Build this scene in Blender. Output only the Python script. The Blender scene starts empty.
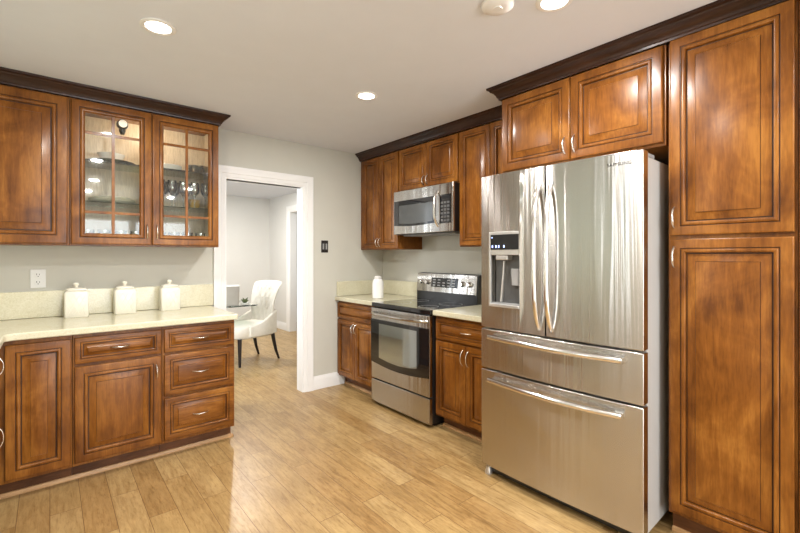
import bpy, bmesh, math, random
from mathutils import Vector, Matrix
R = math.radians
random.seed(7)
S = bpy.context.scene
COL = S.collection

# ------------------------------------------------------------------ camera, world, exposure
cam_d = bpy.data.cameras.new('camera')
cam = bpy.data.objects.new('camera', cam_d); COL.objects.link(cam)
cam.location = (0, 0, 1.36)
cam.rotation_euler = (R(90), 0, R(-39.95))
cam_d.sensor_width = 36.0
cam_d.lens = 418.0 / 800.0 * 36.0
cam_d.shift_y = -10.5 / 800.0
cam_d.clip_start = 0.02
S.camera = cam

S.view_settings.view_transform = 'Standard'
S.view_settings.look = 'None'
S.view_settings.gamma = 1.0
S.view_settings.exposure = 0.22

W = bpy.data.worlds.new('world'); S.world = W; W.use_nodes = True
W.node_tree.nodes['Background'].inputs[0].default_value = (0.80, 0.88, 1.0, 1)
W.node_tree.nodes['Background'].inputs[1].default_value = 1.5

CAN_POWER = 18.5
CAN_COLOR = (1.0, 0.97, 0.935)
DINING_CAN_POWER = 42.0
DAY_COLOR = (0.94, 0.98, 1.0)

def area(name, loc, rot, sx, sy, power, color=DAY_COLOR):
    l = bpy.data.lights.new(name, 'AREA'); l.shape = 'RECTANGLE'; l.size = sx; l.size_y = sy
    l.energy = power; l.color = color
    o = bpy.data.objects.new(name, l); COL.objects.link(o); o.location = loc; o.rotation_euler = rot
    return o

# daylight outside the sink and dining windows, then added fill and a hall light
area('daylight_sink_window', (-1.20, 2.05, 1.65), (R(108), 0, R(-90)), 1.2, 1.05, 19)
area('fill_behind_camera', (1.25, -3.05, 1.15), (R(112), 0, R(0)), 2.3, 2.1, 85)  # added fill from behind the camera, tilted up to brighten the ceiling
area('daylight_dining_window', (-0.15, 4.72, 1.5), (R(90), 0, R(-90)), 1.15, 1.7, 55)
area('hall_area_light', (4.6, 6.2, 2.44), (0, 0, 0), 0.8, 1.6, 12)  # bare area light under the hall ceiling

H = 2.478                     # ceiling
YW, XW = 3.82, 2.94           # door wall, appliance wall
XL, YF = -0.84, -2.7          # sink wall, wall behind the camera

# ------------------------------------------------------------------ materials
def new_mat(name):
    m = bpy.data.materials.new(name); m.use_nodes = True
    nt = m.node_tree
    b = nt.nodes['Principled BSDF']
    return m, nt, b
def setp(b, color=None, rough=None, metal=None, spec=None, coat=None, coatr=None, **kw):
    if color: b.inputs['Base Color'].default_value = (*color, 1)
    if rough is not None: b.inputs['Roughness'].default_value = rough
    if metal is not None: b.inputs['Metallic'].default_value = metal
    if spec is not None: b.inputs['Specular IOR Level'].default_value = spec
    if coat is not None: b.inputs['Coat Weight'].default_value = coat
    if coatr is not None: b.inputs['Coat Roughness'].default_value = coatr
def N(nt, t, **kw):
    n = nt.nodes.new(t)
    for k, v in kw.items(): setattr(n, k, v)
    return n
def L(nt, a, b): nt.links.new(a, b)
def ramp(nt, fac, stops):
    r = N(nt, 'ShaderNodeValToRGB')
    e = r.color_ramp.elements
    while len(e) < len(stops): e.new(0.5)
    for el, (p, c) in zip(e, stops):
        el.position = p; el.color = (*c, 1)
    L(nt, fac, r.inputs[0]); return r
def coords(nt, scale=(1, 1, 1), rot=(0, 0, 0), rand=True):
    tc = N(nt, 'ShaderNodeTexCoord'); mp = N(nt, 'ShaderNodeMapping')
    mp.inputs['Scale'].default_value = scale; mp.inputs['Rotation'].default_value = rot
    if rand:
        oi = N(nt, 'ShaderNodeObjectInfo')
        ad = N(nt, 'ShaderNodeVectorMath', operation='MULTIPLY_ADD')
        cx = N(nt, 'ShaderNodeCombineXYZ')
        for k in range(3): L(nt, oi.outputs['Random'], cx.inputs[k])
        L(nt, cx.outputs[0], ad.inputs[0]); ad.inputs[1].default_value = (17, 9, 23)
        L(nt, tc.outputs['Object'], ad.inputs[2]); L(nt, ad.outputs[0], mp.inputs[0])
    else:
        L(nt, tc.outputs['Object'], mp.inputs[0])
    return mp.outputs[0]
def noise(nt, vec, scale, detail=4, rough=0.55, dist=0.0):
    n = N(nt, 'ShaderNodeTexNoise'); n.inputs['Scale'].default_value = scale
    n.inputs['Detail'].default_value = detail; n.inputs['Roughness'].default_value = rough
    n.inputs['Distortion'].default_value = dist
    L(nt, vec, n.inputs['Vector']); return n.outputs['Fac']
def mixc(nt, fac, a, b, blend='MIX'):
    m = N(nt, 'ShaderNodeMix', data_type='RGBA', blend_type=blend)
    for sock, v in ((m.inputs[0], fac), (m.inputs[6], a), (m.inputs[7], b)):
        if isinstance(v, (int, float)): sock.default_value = v
        elif isinstance(v, tuple): sock.default_value = (*v, 1)
        else: L(nt, v, sock)
    return m.outputs[2]
def bump(nt, b, h, strength=0.1, dist=0.01):
    bp = N(nt, 'ShaderNodeBump'); bp.inputs['Strength'].default_value = strength
    bp.inputs['Distance'].default_value = dist; L(nt, h, bp.inputs['Height']); L(nt, bp.outputs[0], b.inputs['Normal'])

def plain(name, color, rough=0.5, metal=0.0, var=0.06, scale=6.0, bmp=0.0, bscale=60, **kw):
    """a plain finish with a faint procedural mottling"""
    m, nt, b = new_mat(name); setp(b, None, rough, metal, **kw)
    v = coords(nt)
    n = noise(nt, v, scale)
    lo = tuple(c * (1 - var) for c in color); hi = tuple(min(1, c * (1 + var)) for c in color)
    r = ramp(nt, n, [(0.3, lo), (0.7, hi)]); L(nt, r.outputs[0], b.inputs['Base Color'])
    if bmp: bump(nt, b, noise(nt, v, bscale, 3), bmp, 0.004)
    return m

def wood(name, stretch, dark, mid, light, rough=0.30):
    m, nt, b = new_mat(name)
    v = coords(nt, stretch)
    big = noise(nt, coords(nt, tuple(0.12 * s + 1.2 for s in stretch)), 2.2, 4, 0.6, 0.8)
    fine = noise(nt, v, 7.0, 6, 0.62, 0.5)
    grain = noise(nt, v, 26.0, 3, 0.6)
    a = N(nt, 'ShaderNodeMath', operation='MULTIPLY_ADD'); L(nt, fine, a.inputs[0]); a.inputs[1].default_value = 0.35
    hb = N(nt, 'ShaderNodeMath', operation='MULTIPLY'); L(nt, big, hb.inputs[0]); hb.inputs[1].default_value = 0.65
    L(nt, hb.outputs[0], a.inputs[2])
    r = ramp(nt, a.outputs[0], [(0.36, dark), (0.5, mid), (0.64, light)])
    g = ramp(nt, grain, [(0.35, (0.80, 0.78, 0.75)), (0.6, (1, 1, 1))])
    c = mixc(nt, 1.0, r.outputs[0], g.outputs[0], 'MULTIPLY')
    L(nt, c, b.inputs['Base Color'])
    setp(b, None, rough, 0, spec=0.20, coat=0.20, coatr=0.22)
    bump(nt, b, grain, 0.04, 0.002)
    return m

M = {}
WD, WM, WL = (0.110, 0.034, 0.004), (0.215, 0.074, 0.0105), (0.335, 0.134, 0.023)
M['wood_v'] = wood('stained_wood_vertical', (5.0, 5.0, 0.55), WD, WM, WL)
M['wood_h'] = wood('stained_wood_horizontal', (0.55, 5.0, 5.0), WD, WM, WL)
M['glaze'] = plain('dark_glaze', (0.035, 0.012, 0.005), 0.35)
M['crown'] = wood('dark_crown_wood', (0.6, 0.6, 5.0), (0.022, 0.009, 0.005), (0.038, 0.015, 0.008), (0.058, 0.023, 0.012), 0.28)  # crown tones set darker than the cabinet wood
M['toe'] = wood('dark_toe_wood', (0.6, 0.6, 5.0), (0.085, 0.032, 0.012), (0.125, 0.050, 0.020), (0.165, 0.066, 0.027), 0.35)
M['shoe'] = wood('shoe_wood', (0.6, 0.6, 5.0), (0.40, 0.22, 0.09), (0.50, 0.29, 0.13), (0.60, 0.36, 0.17), 0.3)
M['interior'] = wood('maple_interior', (5.0, 5.0, 0.6), (0.58, 0.48, 0.34), (0.66, 0.56, 0.42), (0.72, 0.63, 0.49), 0.4)
M['wall'] = plain('greige_wall_paint', (0.585, 0.575, 0.51), 0.75, var=0.015, bmp=0.05, bscale=220)
M['wall_white'] = plain('pale_wall_paint', (0.74, 0.735, 0.71), 0.75, var=0.01, bmp=0.04, bscale=220)
M['ceiling'] = plain('ceiling_paint', (0.735, 0.76, 0.815), 0.85, var=0.012, bmp=0.04, bscale=180)
M['trim'] = plain('white_trim_paint', (0.86, 0.86, 0.85), 0.35, var=0.01)
M['plate'] = plain('white_plastic', (0.80, 0.80, 0.78), 0.35, var=0.01)
M['bronze'] = plain('bronze_plate', (0.030, 0.026, 0.024), 0.35, 0.4)
M['nickel'] = plain('satin_nickel', (0.78, 0.74, 0.68), 0.22, 1.0, var=0.02)
M['black'] = plain('black_enamel', (0.012, 0.012, 0.013), 0.30, var=0.05)
M['blackglass'] = plain('black_glass', (0.008, 0.008, 0.009), 0.05, coat=0.6, coatr=0.03)
M['rubber'] = plain('black_rubber', (0.02, 0.02, 0.02), 0.7)
M['fridge_side'] = plain('grey_fridge_side', (0.50, 0.49, 0.47), 0.42, 0.15, var=0.02, bmp=0.05, bscale=150)
M['chrome'] = plain('polished_steel', (0.82, 0.80, 0.78), 0.14, 1.0, var=0.01)
M['grey_plastic'] = plain('grey_plastic', (0.30, 0.30, 0.30), 0.35)
M['dark_plastic'] = plain('dark_grey_plastic', (0.10, 0.10, 0.10), 0.3)
M['silver_plastic'] = plain('silver_plastic', (0.62, 0.61, 0.59), 0.3, 0.7)
M['ceramic'] = plain('cream_ceramic', (0.80, 0.77, 0.66), 0.22, var=0.02)
M['white_ceramic'] = plain('white_ceramic', (0.86, 0.85, 0.82), 0.2, var=0.01)
M['taupe'] = plain('taupe_ceramic', (0.30, 0.275, 0.235), 0.45, var=0.08)
M['leaf'] = plain('leaf_green', (0.10, 0.13, 0.05), 0.5, var=0.3, scale=30)
M['linen'] = plain('cream_upholstery', (0.74, 0.70, 0.62), 0.8, var=0.05, scale=20, bmp=0.25, bscale=300)
M['ebony'] = plain('ebony_leg_wood', (0.012, 0.008, 0.010), 0.3)
M['towel'] = plain('white_towel', (0.80, 0.79, 0.75), 0.9, bmp=0.4, bscale=400)
M['silver_ware'] = plain('silver_dish', (0.55, 0.53, 0.50), 0.18, 0.9)
M['amber'] = plain('amber_ceramic', (0.50, 0.30, 0.07), 0.25, var=0.1)

def steel(name, base, rough, aniso):
    m, nt, b = new_mat(name)
    v = coords(nt, (1.0, 1.0, 60.0))
    n = noise(nt, v, 8.0, 3)
    r = ramp(nt, n, [(0.3, tuple(c * 0.96 for c in base)), (0.7, tuple(min(1, c * 1.03) for c in base))])
    L(nt, r.outputs[0], b.inputs['Base Color'])
    setp(b, None, rough, 1.0)
    b.inputs['Anisotropic'].default_value = aniso; b.inputs['Anisotropic Rotation'].default_value = 0.25
    t = N(nt, 'ShaderNodeTangent', direction_type='RADIAL', axis='Z'); L(nt, t.outputs[0], b.inputs['Tangent'])
    wob = noise(nt, coords(nt, (9.0, 1.0, 0.25)), 2.4, 2, 0.5, 0.3)
    bump(nt, b, wob, 0.22, 0.012)
    return m
M['steel'] = steel('brushed_stainless_steel', (0.56, 0.54, 0.51), 0.24, 0.96)

def counter():
    m, nt, b = new_mat('speckled_cream_quartz')
    v = coords(nt)
    n1 = noise(nt, v, 130.0, 3, 0.7); n2 = noise(nt, v, 9.0, 4, 0.6)
    r1 = ramp(nt, n1, [(0.30, (0.60, 0.56, 0.39)), (0.48, (0.67, 0.635, 0.475)), (0.68, (0.73, 0.70, 0.56))])
    r2 = ramp(nt, n2, [(0.3, (0.92, 0.91, 0.86)), (0.7, (1, 1, 1))])
    L(nt, mixc(nt, 1.0, r1.outputs[0], r2.outputs[0], 'MULTIPLY'), b.inputs['Base Color'])
    setp(b, None, 0.16, 0)
    return m
M['counter'] = counter()

def floor_mat():
    m, nt, b = new_mat('plank_floor')
    tc = N(nt, 'ShaderNodeTexCoord')
    mp = N(nt, 'ShaderNodeMapping'); mp.inputs['Rotation'].default_value = (0, 0, R(-90))
    L(nt, tc.outputs['Object'], mp.inputs[0]); v = mp.outputs[0]
    def brick(c1, c2, mortar):
        k = N(nt, 'ShaderNodeTexBrick'); k.offset = 0.37; k.offset_frequency = 2; k.squash = 1.0
        k.inputs['Scale'].default_value = 1.0; k.inputs['Brick Width'].default_value = 0.95; k.inputs['Row Height'].default_value = 0.132
        k.inputs['Mortar Size'].default_value = 0.0018; k.inputs['Mortar Smooth'].default_value = 0.3; k.inputs['Bias'].default_value = 0.0
        k.inputs['Color1'].default_value = (*c1, 1); k.inputs['Color2'].default_value = (*c2, 1); k.inputs['Mortar'].default_value = (*mortar, 1)
        L(nt, v, k.inputs['Vector']); return k
    k = brick((0, 0, 0), (1, 1, 1), (0.5, 0.5, 0.5))
    tone = ramp(nt, k.outputs['Color'], [(0.0, (0.365, 0.225, 0.088)), (0.5, (0.415, 0.275, 0.115)), (1.0, (0.465, 0.32, 0.145))])
    # grain runs along each plank and shifts from plank to plank
    ad = N(nt, 'ShaderNodeVectorMath', operation='MULTIPLY_ADD'); L(nt, k.outputs['Color'], ad.inputs[0])
    ad.inputs[1].default_value = (3.0, 7.0, 5.0); L(nt, v, ad.inputs[2])
    sc = N(nt, 'ShaderNodeMapping'); sc.inputs['Scale'].default_value = (1.6, 14.0, 1.0); L(nt, ad.outputs[0], sc.inputs[0])
    g = noise(nt, sc.outputs[0], 3.0, 6, 0.62, 0.8)
    sc3 = N(nt, 'ShaderNodeMapping'); sc3.inputs['Scale'].default_value = (9.0, 42.0, 1.0); L(nt, ad.outputs[0], sc3.inputs[0])
    g3 = noise(nt, sc3.outputs[0], 2.2, 4, 0.7, 0.4)
    gr3 = ramp(nt, g3, [(0.30, (0.74, 0.68, 0.60)), (0.48, (1, 1, 1)), (0.72, (1.08, 1.08, 1.10))])
    gr = ramp(nt, g, [(0.30, (0.72, 0.65, 0.56)), (0.55, (1, 1, 1))])
    sc2 = N(nt, 'ShaderNodeMapping'); sc2.inputs['Scale'].default_value = (2.2, 5.0, 1.0); L(nt, ad.outputs[0], sc2.inputs[0])
    bl = noise(nt, sc2.outputs[0], 1.7, 3, 0.6, 0.5)
    blr = ramp(nt, bl, [(0.3, (0.80, 0.76, 0.70)), (0.62, (1.06, 1.05, 1.03))])
    c = mixc(nt, 1.0, tone.outputs[0], gr.outputs[0], 'MULTIPLY')
    c = mixc(nt, 1.0, c, blr.outputs[0], 'MULTIPLY')
    c = mixc(nt, 1.0, c, gr3.outputs[0], 'MULTIPLY')
    c = mixc(nt, k.outputs['Fac'], c, (0.17, 0.085, 0.03))
    L(nt, c, b.inputs['Base Color'])
    setp(b, None, 0.30, 0)
    rr = ramp(nt, g, [(0.3, (0.38, 0.38, 0.38)), (0.7, (0.28, 0.28, 0.28))]); L(nt, rr.outputs[0], b.inputs['Roughness'])
    inv = N(nt, 'ShaderNodeMath', operation='SUBTRACT'); inv.inputs[0].default_value = 1.0; L(nt, k.outputs['Fac'], inv.inputs[1])
    h = N(nt, 'ShaderNodeMath', operation='MULTIPLY_ADD'); L(nt, g3, h.inputs[0]); h.inputs[1].default_value = 0.7; L(nt, inv.outputs[0], h.inputs[2])
    bump(nt, b, h.outputs[0], 0.18, 0.004)
    return m
M['floor'] = floor_mat()

def clear_glass(name, tint, refl=0.06):
    m, nt, b = new_mat(name); nt.nodes.remove(b)
    out = [n for n in nt.nodes if n.type == 'OUTPUT_MATERIAL'][0]
    tr = N(nt, 'ShaderNodeBsdfTransparent'); tr.inputs[0].default_value = (*tint, 1)
    gl = N(nt, 'ShaderNodeBsdfGlossy'); gl.inputs['Roughness'].default_value = 0.03; gl.inputs[0].default_value = (1, 1, 1, 1)
    fr = N(nt, 'ShaderNodeFresnel'); fr.inputs[0].default_value = 1.5
    ad = N(nt, 'ShaderNodeMath', operation='ADD'); L(nt, fr.outputs[0], ad.inputs[0]); ad.inputs[1].default_value = refl; ad.use_clamp = True
    mx = N(nt, 'ShaderNodeMixShader'); L(nt, ad.outputs[0], mx.inputs[0]); L(nt, tr.outputs[0], mx.inputs[1]); L(nt, gl.outputs[0], mx.inputs[2])
    L(nt, mx.outputs[0], out.inputs[0]); return m
M['pane'] = clear_glass('clear_pane', (0.97, 0.98, 0.96), 0.0)
M['shelf_glass'] = clear_glass('green_shelf_glass', (0.72, 0.80, 0.76), 0.06)
M['glassware'] = clear_glass('clear_glassware', (0.90, 0.92, 0.92), 0.12)
M['oven_window'] = plain('mirrored_oven_glass', (0.42, 0.45, 0.43), 0.06, 0.85, var=0.02)
M['mw_window'] = plain('grey_mesh_glass', (0.12, 0.125, 0.125), 0.10, 0.35, var=0.03)

def emit(name, color, strength):
    m, nt, b = new_mat(name); setp(b, color, 0.5)
    b.inputs['Emission Color'].default_value = (*color, 1); b.inputs['Emission Strength'].default_value = strength
    return m
M['lens'] = emit('lamp_lens', (1.0, 0.94, 0.86), 14.0)
M['dim_lens'] = emit('small_lamp_lens', (1.0, 0.92, 0.8), 0.45)
M['led'] = emit('blue_display_icons', (0.35, 0.45, 1.0), 3.0)

def curtain_mat():
    m, nt, b = new_mat('sheer_curtain'); nt.nodes.remove(b)
    out = [n for n in nt.nodes if n.type == 'OUTPUT_MATERIAL'][0]
    d = N(nt, 'ShaderNodeBsdfDiffuse'); d.inputs[0].default_value = (0.42, 0.44, 0.38, 1)
    t = N(nt, 'ShaderNodeBsdfTranslucent'); t.inputs[0].default_value = (0.50, 0.55, 0.46, 1)
    mx = N(nt, 'ShaderNodeMixShader'); mx.inputs[0].default_value = 0.3
    L(nt, d.outputs[0], mx.inputs[1]); L(nt, t.outputs[0], mx.inputs[2]); L(nt, mx.outputs[0], out.inputs[0]); return m
M['curtain'] = curtain_mat()

# ------------------------------------------------------------------ mesh helpers
class MB:
    def __init__(s): s.bm = bmesh.new()
    def face(s, vs, mi=0):
        try:
            f = s.bm.faces.new(vs); f.material_index = mi; return f
        except ValueError: return None
    def box(s, x0, x1, y0, y1, z0, z1, mi=0):
        v = [s.bm.verts.new(p) for p in ((x0,y0,z0),(x1,y0,z0),(x1,y1,z0),(x0,y1,z0),(x0,y0,z1),(x1,y0,z1),(x1,y1,z1),(x0,y1,z1))]
        for q in ((3,2,1,0),(4,5,6,7),(0,1,5,4),(1,2,6,5),(2,3,7,6),(3,0,4,7)): s.face([v[i] for i in q], mi)
        return s
    def rings(s, rings, close=True, cap0=True, cap1=True, mi=0, mis=None):
        vs = [[s.bm.verts.new(p) for p in r] for r in rings]
        n = len(vs[0])
        for k in range(len(vs) - 1):
            m = mis[k] if mis else mi
            for i in range(n if close else n - 1):
                j = (i + 1) % n
                s.face([vs[k][i], vs[k][j], vs[k+1][j], vs[k+1][i]], m)
        if cap0: s.face(list(reversed(vs[0])), mis[0] if mis else mi)
        if cap1: s.face(vs[-1], mis[-1] if mis else mi)
        return s
    def lathe(s, prof, c=(0,0,0), seg=24, mi=0, axis='z', cap=True):
        def P(r, h, a):
            x, y = r * math.cos(a), r * math.sin(a)
            if axis == 'z': p = (x, y, h)
            elif axis == 'y': p = (x, h, y)
            else: p = (h, x, y)
            return (p[0]+c[0], p[1]+c[1], p[2]+c[2])
        rg = [[P(max(r, 1e-4), h, 2*math.pi*i/seg) for i in range(seg)] for r, h in prof]
        return s.rings(rg, True, cap, cap, mi)
    def cyl(s, c, r, h, seg=24, axis='z', mi=0):
        return s.lathe([(r, 0), (r, h)], c, seg, mi, axis)
    def tube(s, pts, rad, seg=10, mi=0, flat=1.0):
        pts = [Vector(p) for p in pts]; n = len(pts)
        if not hasattr(rad, '__len__'): rad = [rad] * n
        T = [((pts[min(i+1, n-1)] - pts[max(i-1, 0)]).normalized()) for i in range(n)]
        ref = Vector((0, 0, 1)) if abs(T[0].z) < 0.9 else Vector((1, 0, 0))
        u = T[0].cross(ref).normalized(); rg = []
        for i in range(n):
            u = (u - T[i] * u.dot(T[i])).normalized(); w = T[i].cross(u)
            rg.append([tuple(pts[i] + u * (rad[i] * math.cos(2*math.pi*k/seg)) + w * (rad[i] * flat * math.sin(2*math.pi*k/seg))) for k in range(seg)])
        return s.rings(rg, True, True, True, mi)
    def prism(s, poly, y0, y1, mi=0):           # poly in x,z extruded along y
        a = [s.bm.verts.new((x, y0, z)) for x, z in poly]; b = [s.bm.verts.new((x, y1, z)) for x, z in poly]
        s.face(a, mi); s.face(list(reversed(b)), mi); n = len(poly)
        for i in range(n): j = (i+1) % n; s.face([a[j], a[i], b[i], b[j]], mi)
        return s
    def panel(s, x0, x1, z0, z1, prof, yb=0.0, mis=None, x=None):
        """rectangular front with a moulded profile: prof = (inset, height in front of yb)"""
        rg = [[(x0+i, yb-h, z0+i), (x1-i, yb-h, z0+i), (x1-i, yb-h, z1-i), (x0+i, yb-h, z1-i)] for i, h in prof]
        return s.rings(rg, True, True, True, 0, mis)
    def sweep(s, path, prof, mi=0):             # path in xy (outward = right of travel), prof = (out, z)
        P = [Vector(p) for p in path]; n = len(P); rg = []
        for i in range(n):
            d0 = (P[i]-P[i-1]).normalized() if i > 0 else None
            d1 = (P[i+1]-P[i]).normalized() if i < n-1 else None
            n0 = Vector((d0.y, -d0.x)) if d0 else None; n1 = Vector((d1.y, -d1.x)) if d1 else None
            if n0 is None: m = n1
            elif n1 is None: m = n0
            else:
                m = (n0 + n1).normalized(); m = m / max(0.2, m.dot(n0))
            rg.append([(P[i].x + m.x*o, P[i].y + m.y*o, z) for o, z in prof])
        return s.rings(rg, True, True, True, mi)
    def build(s, name, mats, parent=None, smooth=40, bevel=0.0, seg=2, recalc=True):
        if recalc: bmesh.ops.recalc_face_normals(s.bm, faces=s.bm.faces[:])
        me = bpy.data.meshes.new(name); s.bm.to_mesh(me); s.bm.free()
        for m in (mats if isinstance(mats, (list, tuple)) else [mats]): me.materials.append(M[m] if isinstance(m, str) else m)
        if smooth:
            for p in me.polygons: p.use_smooth = True
            me.set_sharp_from_angle(angle=R(smooth))
        o = bpy.data.objects.new(name, me); COL.objects.link(o)
        if parent: o.parent = parent
        if bevel:
            b = o.modifiers.new('bevel', 'BEVEL'); b.width = bevel; b.segments = seg; b.limit_method = 'ANGLE'; b.angle_limit = R(40); b.harden_normals = False
        return o
def tag(o, label, cat, group=None, kind=None):
    o['label'] = label; o['category'] = cat
    if group: o['group'] = group
    if kind: o['kind'] = kind
    return o
def thing(name, label, cat, loc=(0, 0, 0), rz=0.0, group=None):
    o = bpy.data.objects.new(name, None); COL.objects.link(o); o.location = loc; o.rotation_euler = (0, 0, R(rz))
    o.empty_display_size = 0.1
    return tag(o, label, cat, group)
def struct(o, label=None):
    o['kind'] = 'structure'
    return o
def dup(root, loc=None, rz=None, label=None):
    r = root.copy(); COL.objects.link(r)
    if loc is not None: r.location = loc
    if rz is not None: r.rotation_euler = (0, 0, R(rz))
    if label: r['label'] = label
    for ch in list(root.children):
        c = ch.copy(); COL.objects.link(c); c.parent = r
        for g in list(ch.children):
            d = g.copy(); COL.objects.link(d); d.parent = c
    return r

# ------------------------------------------------------------------ the room
def bx(name, *a, mat='wall', bevel=0): return MB().box(*a).build(name, mat, smooth=0, bevel=bevel)
struct(bx('floor', -1.0, 5.6, -2.9, 8.1, -0.06, 0.0, mat='floor'))
struct(bx('ceiling', -0.9, 5.6, -2.9, 8.1, H, H + 0.1, mat='ceiling'))
DX0, DX1, DH = 1.182, 1.945, 2.06                     # doorway
m = MB(); m.box(XL-0.12, DX0, YW, YW+0.12, 0, H); m.box(DX1, 3.43, YW, YW+0.12, 0, H); m.box(DX0, DX1, YW, YW+0.12, DH, H)
struct(m.build('wall_back', 'wall', smooth=0))
struct(bx('wall_right', XW, XW+0.12, YF, YW, 0, H))
# sink wall with a window over the counter
wy0, wy1, wz0, wz1 = 1.50, 2.70, 1.14, 2.2
m = MB(); m.box(XL-0.12, XL, YF, wy0, 0, H); m.box(XL-0.12, XL, wy1, YW, 0, H); m.box(XL-0.12, XL, wy0, wy1, 0, wz0); m.box(XL-0.12, XL, wy0, wy1, wz1, H)
struct(m.build('wall_left', 'wall', smooth=0))
m = MB(); f = 0.05
m.box(XL-0.09, XL-0.04, wy0, wy1, wz0, wz0+f); m.box(XL-0.09, XL-0.04, wy0, wy1, wz1-f, wz1)
m.box(XL-0.09, XL-0.04, wy0, wy0+f, wz0+f, wz1-f); m.box(XL-0.09, XL-0.04, wy1-f, wy1, wz0+f, wz1-f); m.box(XL-0.085, XL-0.045, 2.055, 2.095, wz0+f, wz1-f)
struct(m.build('window_1', 'trim', smooth=0))
# wall behind the camera; its unseen glazed doors are added for fill light
px0, px1, pz1 = 0.15, 2.35, 2.1
m = MB(); m.box(XL-0.12, px0, YF-0.12, YF, 0, H); m.box(px1, XW+0.12, YF-0.12, YF, 0, H); m.box(px0, px1, YF-0.12, YF, pz1, H)
struct(m.build('wall_front', 'wall', smooth=0))
m = MB(); f = 0.06
for a, b in ((px0, 1.25), (1.25, px1)):
    m.box(a, b, YF-0.09, YF-0.04, 0.0, 0.1); m.box(a, b, YF-0.09, YF-0.04, pz1-f, pz1)
    m.box(a, a+f, YF-0.09, YF-0.04, 0.1, pz1-f); m.box(b-f, b, YF-0.09, YF-0.04, 0.1, pz1-f)
struct(m.build('added_window', 'trim', smooth=0))
# dining room beyond the doorway
DY = 7.95; DXR = 3.31
struct(bx('wall_dining_back', 0.05, DXR+0.12, DY, DY+0.12, 0, H, mat='wall_white'))
oy0, oy1, oh = 6.19, 7.04, 2.16
m = MB(); m.box(DXR, DXR+0.12, YW+0.12, oy0, 0, H); m.box(DXR, DXR+0.12, oy1, DY, 0, H); m.box(DXR, DXR+0.12, oy0, oy1, oh, H)
struct(m.build('wall_dining_side', 'wall_white', smooth=0))
m = MB(); m.box(0.05, 0.17, YW+0.12, 4.12, 0, H); m.box(0.05, 0.17, 5.32, DY, 0, H); m.box(0.05, 0.17, 4.12, 5.32, 0, 0.65); m.box(0.05, 0.17, 4.12, 5.32, 2.3, H)
struct(m.build('wall_dining_left', 'wall_white', smooth=0))
m = MB(); f = 0.06
m.box(0.08, 0.13, 4.12, 5.32, 0.65, 0.65+f); m.box(0.08, 0.13, 4.12, 5.32, 2.3-f, 2.3); m.box(0.08, 0.13, 4.12, 4.12+f, 0.65+f, 2.3-f); m.box(0.08, 0.13, 5.32-f, 5.32, 0.65+f, 2.3-f); m.box(0.085, 0.125, 4.69, 4.75, 0.65+f, 2.3-f)
struct(m.build('window_3', 'trim', smooth=0))
m = MB(); m.box(5.3, 5.42, YW+0.12, 8.0, 0, H); m.box(DXR+0.12, 5.3, 8.0, 8.1, 0, H); m.box(DXR+0.12, 5.3, YW, YW+0.12, 0, H)
struct(m.build('wall_hall', 'wall_white', smooth=0))
# casings
def casing(name, x0, x1, z, y, wd=0.095, jamb=0.12):
    prof = [(0.0, 0.0), (0.0, 0.008), (0.006, 0.012), (0.03, 0.014), (0.036, 0.02), (wd-0.02, 0.022), (wd-0.008, 0.026), (wd, 0.024), (wd, 0.0)]
    m = MB(); rg = []
    for (px, pz, sx, sz) in ((x0, 0, -1, 0), (x0, z, -1, 1), (x1, z, 1, 1), (x1, 0, 1, 0)):
        rg.append([(px + sx*i, y - h, pz + sz*i) for i, h in prof])
    m.rings(rg, True, True, True)
    m.box(x0, x0+0.014, y-0.002, y+jamb+0.002, 0, z-0.014); m.box(x1-0.014, x1, y-0.002, y+jamb+0.002, 0, z-0.014); m.box(x0, x1, y-0.002, y+jamb+0.002, z-0.014, z)
    return struct(m.build(name, 'trim', smooth=35))
casing('trim_1', DX0, DX1, DH, YW)
o = casing('trim_2', -(oy1 - oy0)/2, (oy1 - oy0)/2, oh, 0)
o.location = (DXR, (oy0+oy1)/2, 0); o.rotation_euler = (0, 0, R(-90))
def baseboard(name, path, h=0.135):
    prof = [(0.0, 0.0), (0.016, 0.0), (0.016, h-0.035), (0.012, h-0.022), (0.008, h-0.012), (0.006, h), (0.0, h)]
    return struct(MB().sweep(path, prof).build(name, 'trim', smooth=35))
baseboard('baseboard_back', [(DX1+0.096, YW), (2.41, YW)])
baseboard('baseboard_dining', [(0.18, DY), (DXR, DY), (DXR, oy1+0.096)])
baseboard('baseboard_dining_side', [(DXR, oy0-0.096), (DXR, YW+0.13)])

o = bx('header_strip', DX0+0.02, DX1-0.02, YW+0.030, YW+0.062, DH-0.021, DH-0.0142, mat='black'); struct(o)  # thin black strip along the underside of the door header

# ------------------------------------------------------------------ cabinetry
def bead(i0, i1, z0, h, n=6):
    """half-round bead between two insets"""
    return [(i0 + (i1-i0)*0.5*(1-math.cos(math.pi*k/n)), z0 + h*math.sin(math.pi*k/n)) for k in range(n+1)]
EDGE = [(0.0, 0.0), (0.0, 0.0145), (0.0012, 0.0180), (0.004, 0.0198), (0.007, 0.0202)]
def prof_raised():
    p = list(EDGE); mi = [0]*len(EDGE)
    p += [(0.042, 0.0202)]; mi += [0]
    p += [(0.0435, 0.0160), (0.0455, 0.0160)]; mi += [1, 1]
    b = bead(0.0460, 0.0640, 0.0150, 0.0062); p += b; mi += [0]*len(b)
    p += [(0.0655, 0.0040), (0.0690, 0.0040)]; mi += [1, 1]
    p += [(0.0705, 0.0062), (0.082, 0.0095), (0.094, 0.0138), (0.1040, 0.0182)]; mi += [0]*4
    p += [(0.1048, 0.0178), (0.1062, 0.0205), (0.108, 0.0208)]; mi += [1, 0, 0]
    return p, mi[:-1]
RAISE, RAISE_M = prof_raised()
def scaled(prof, k): return [(i * k, h) for i, h in prof]
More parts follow.
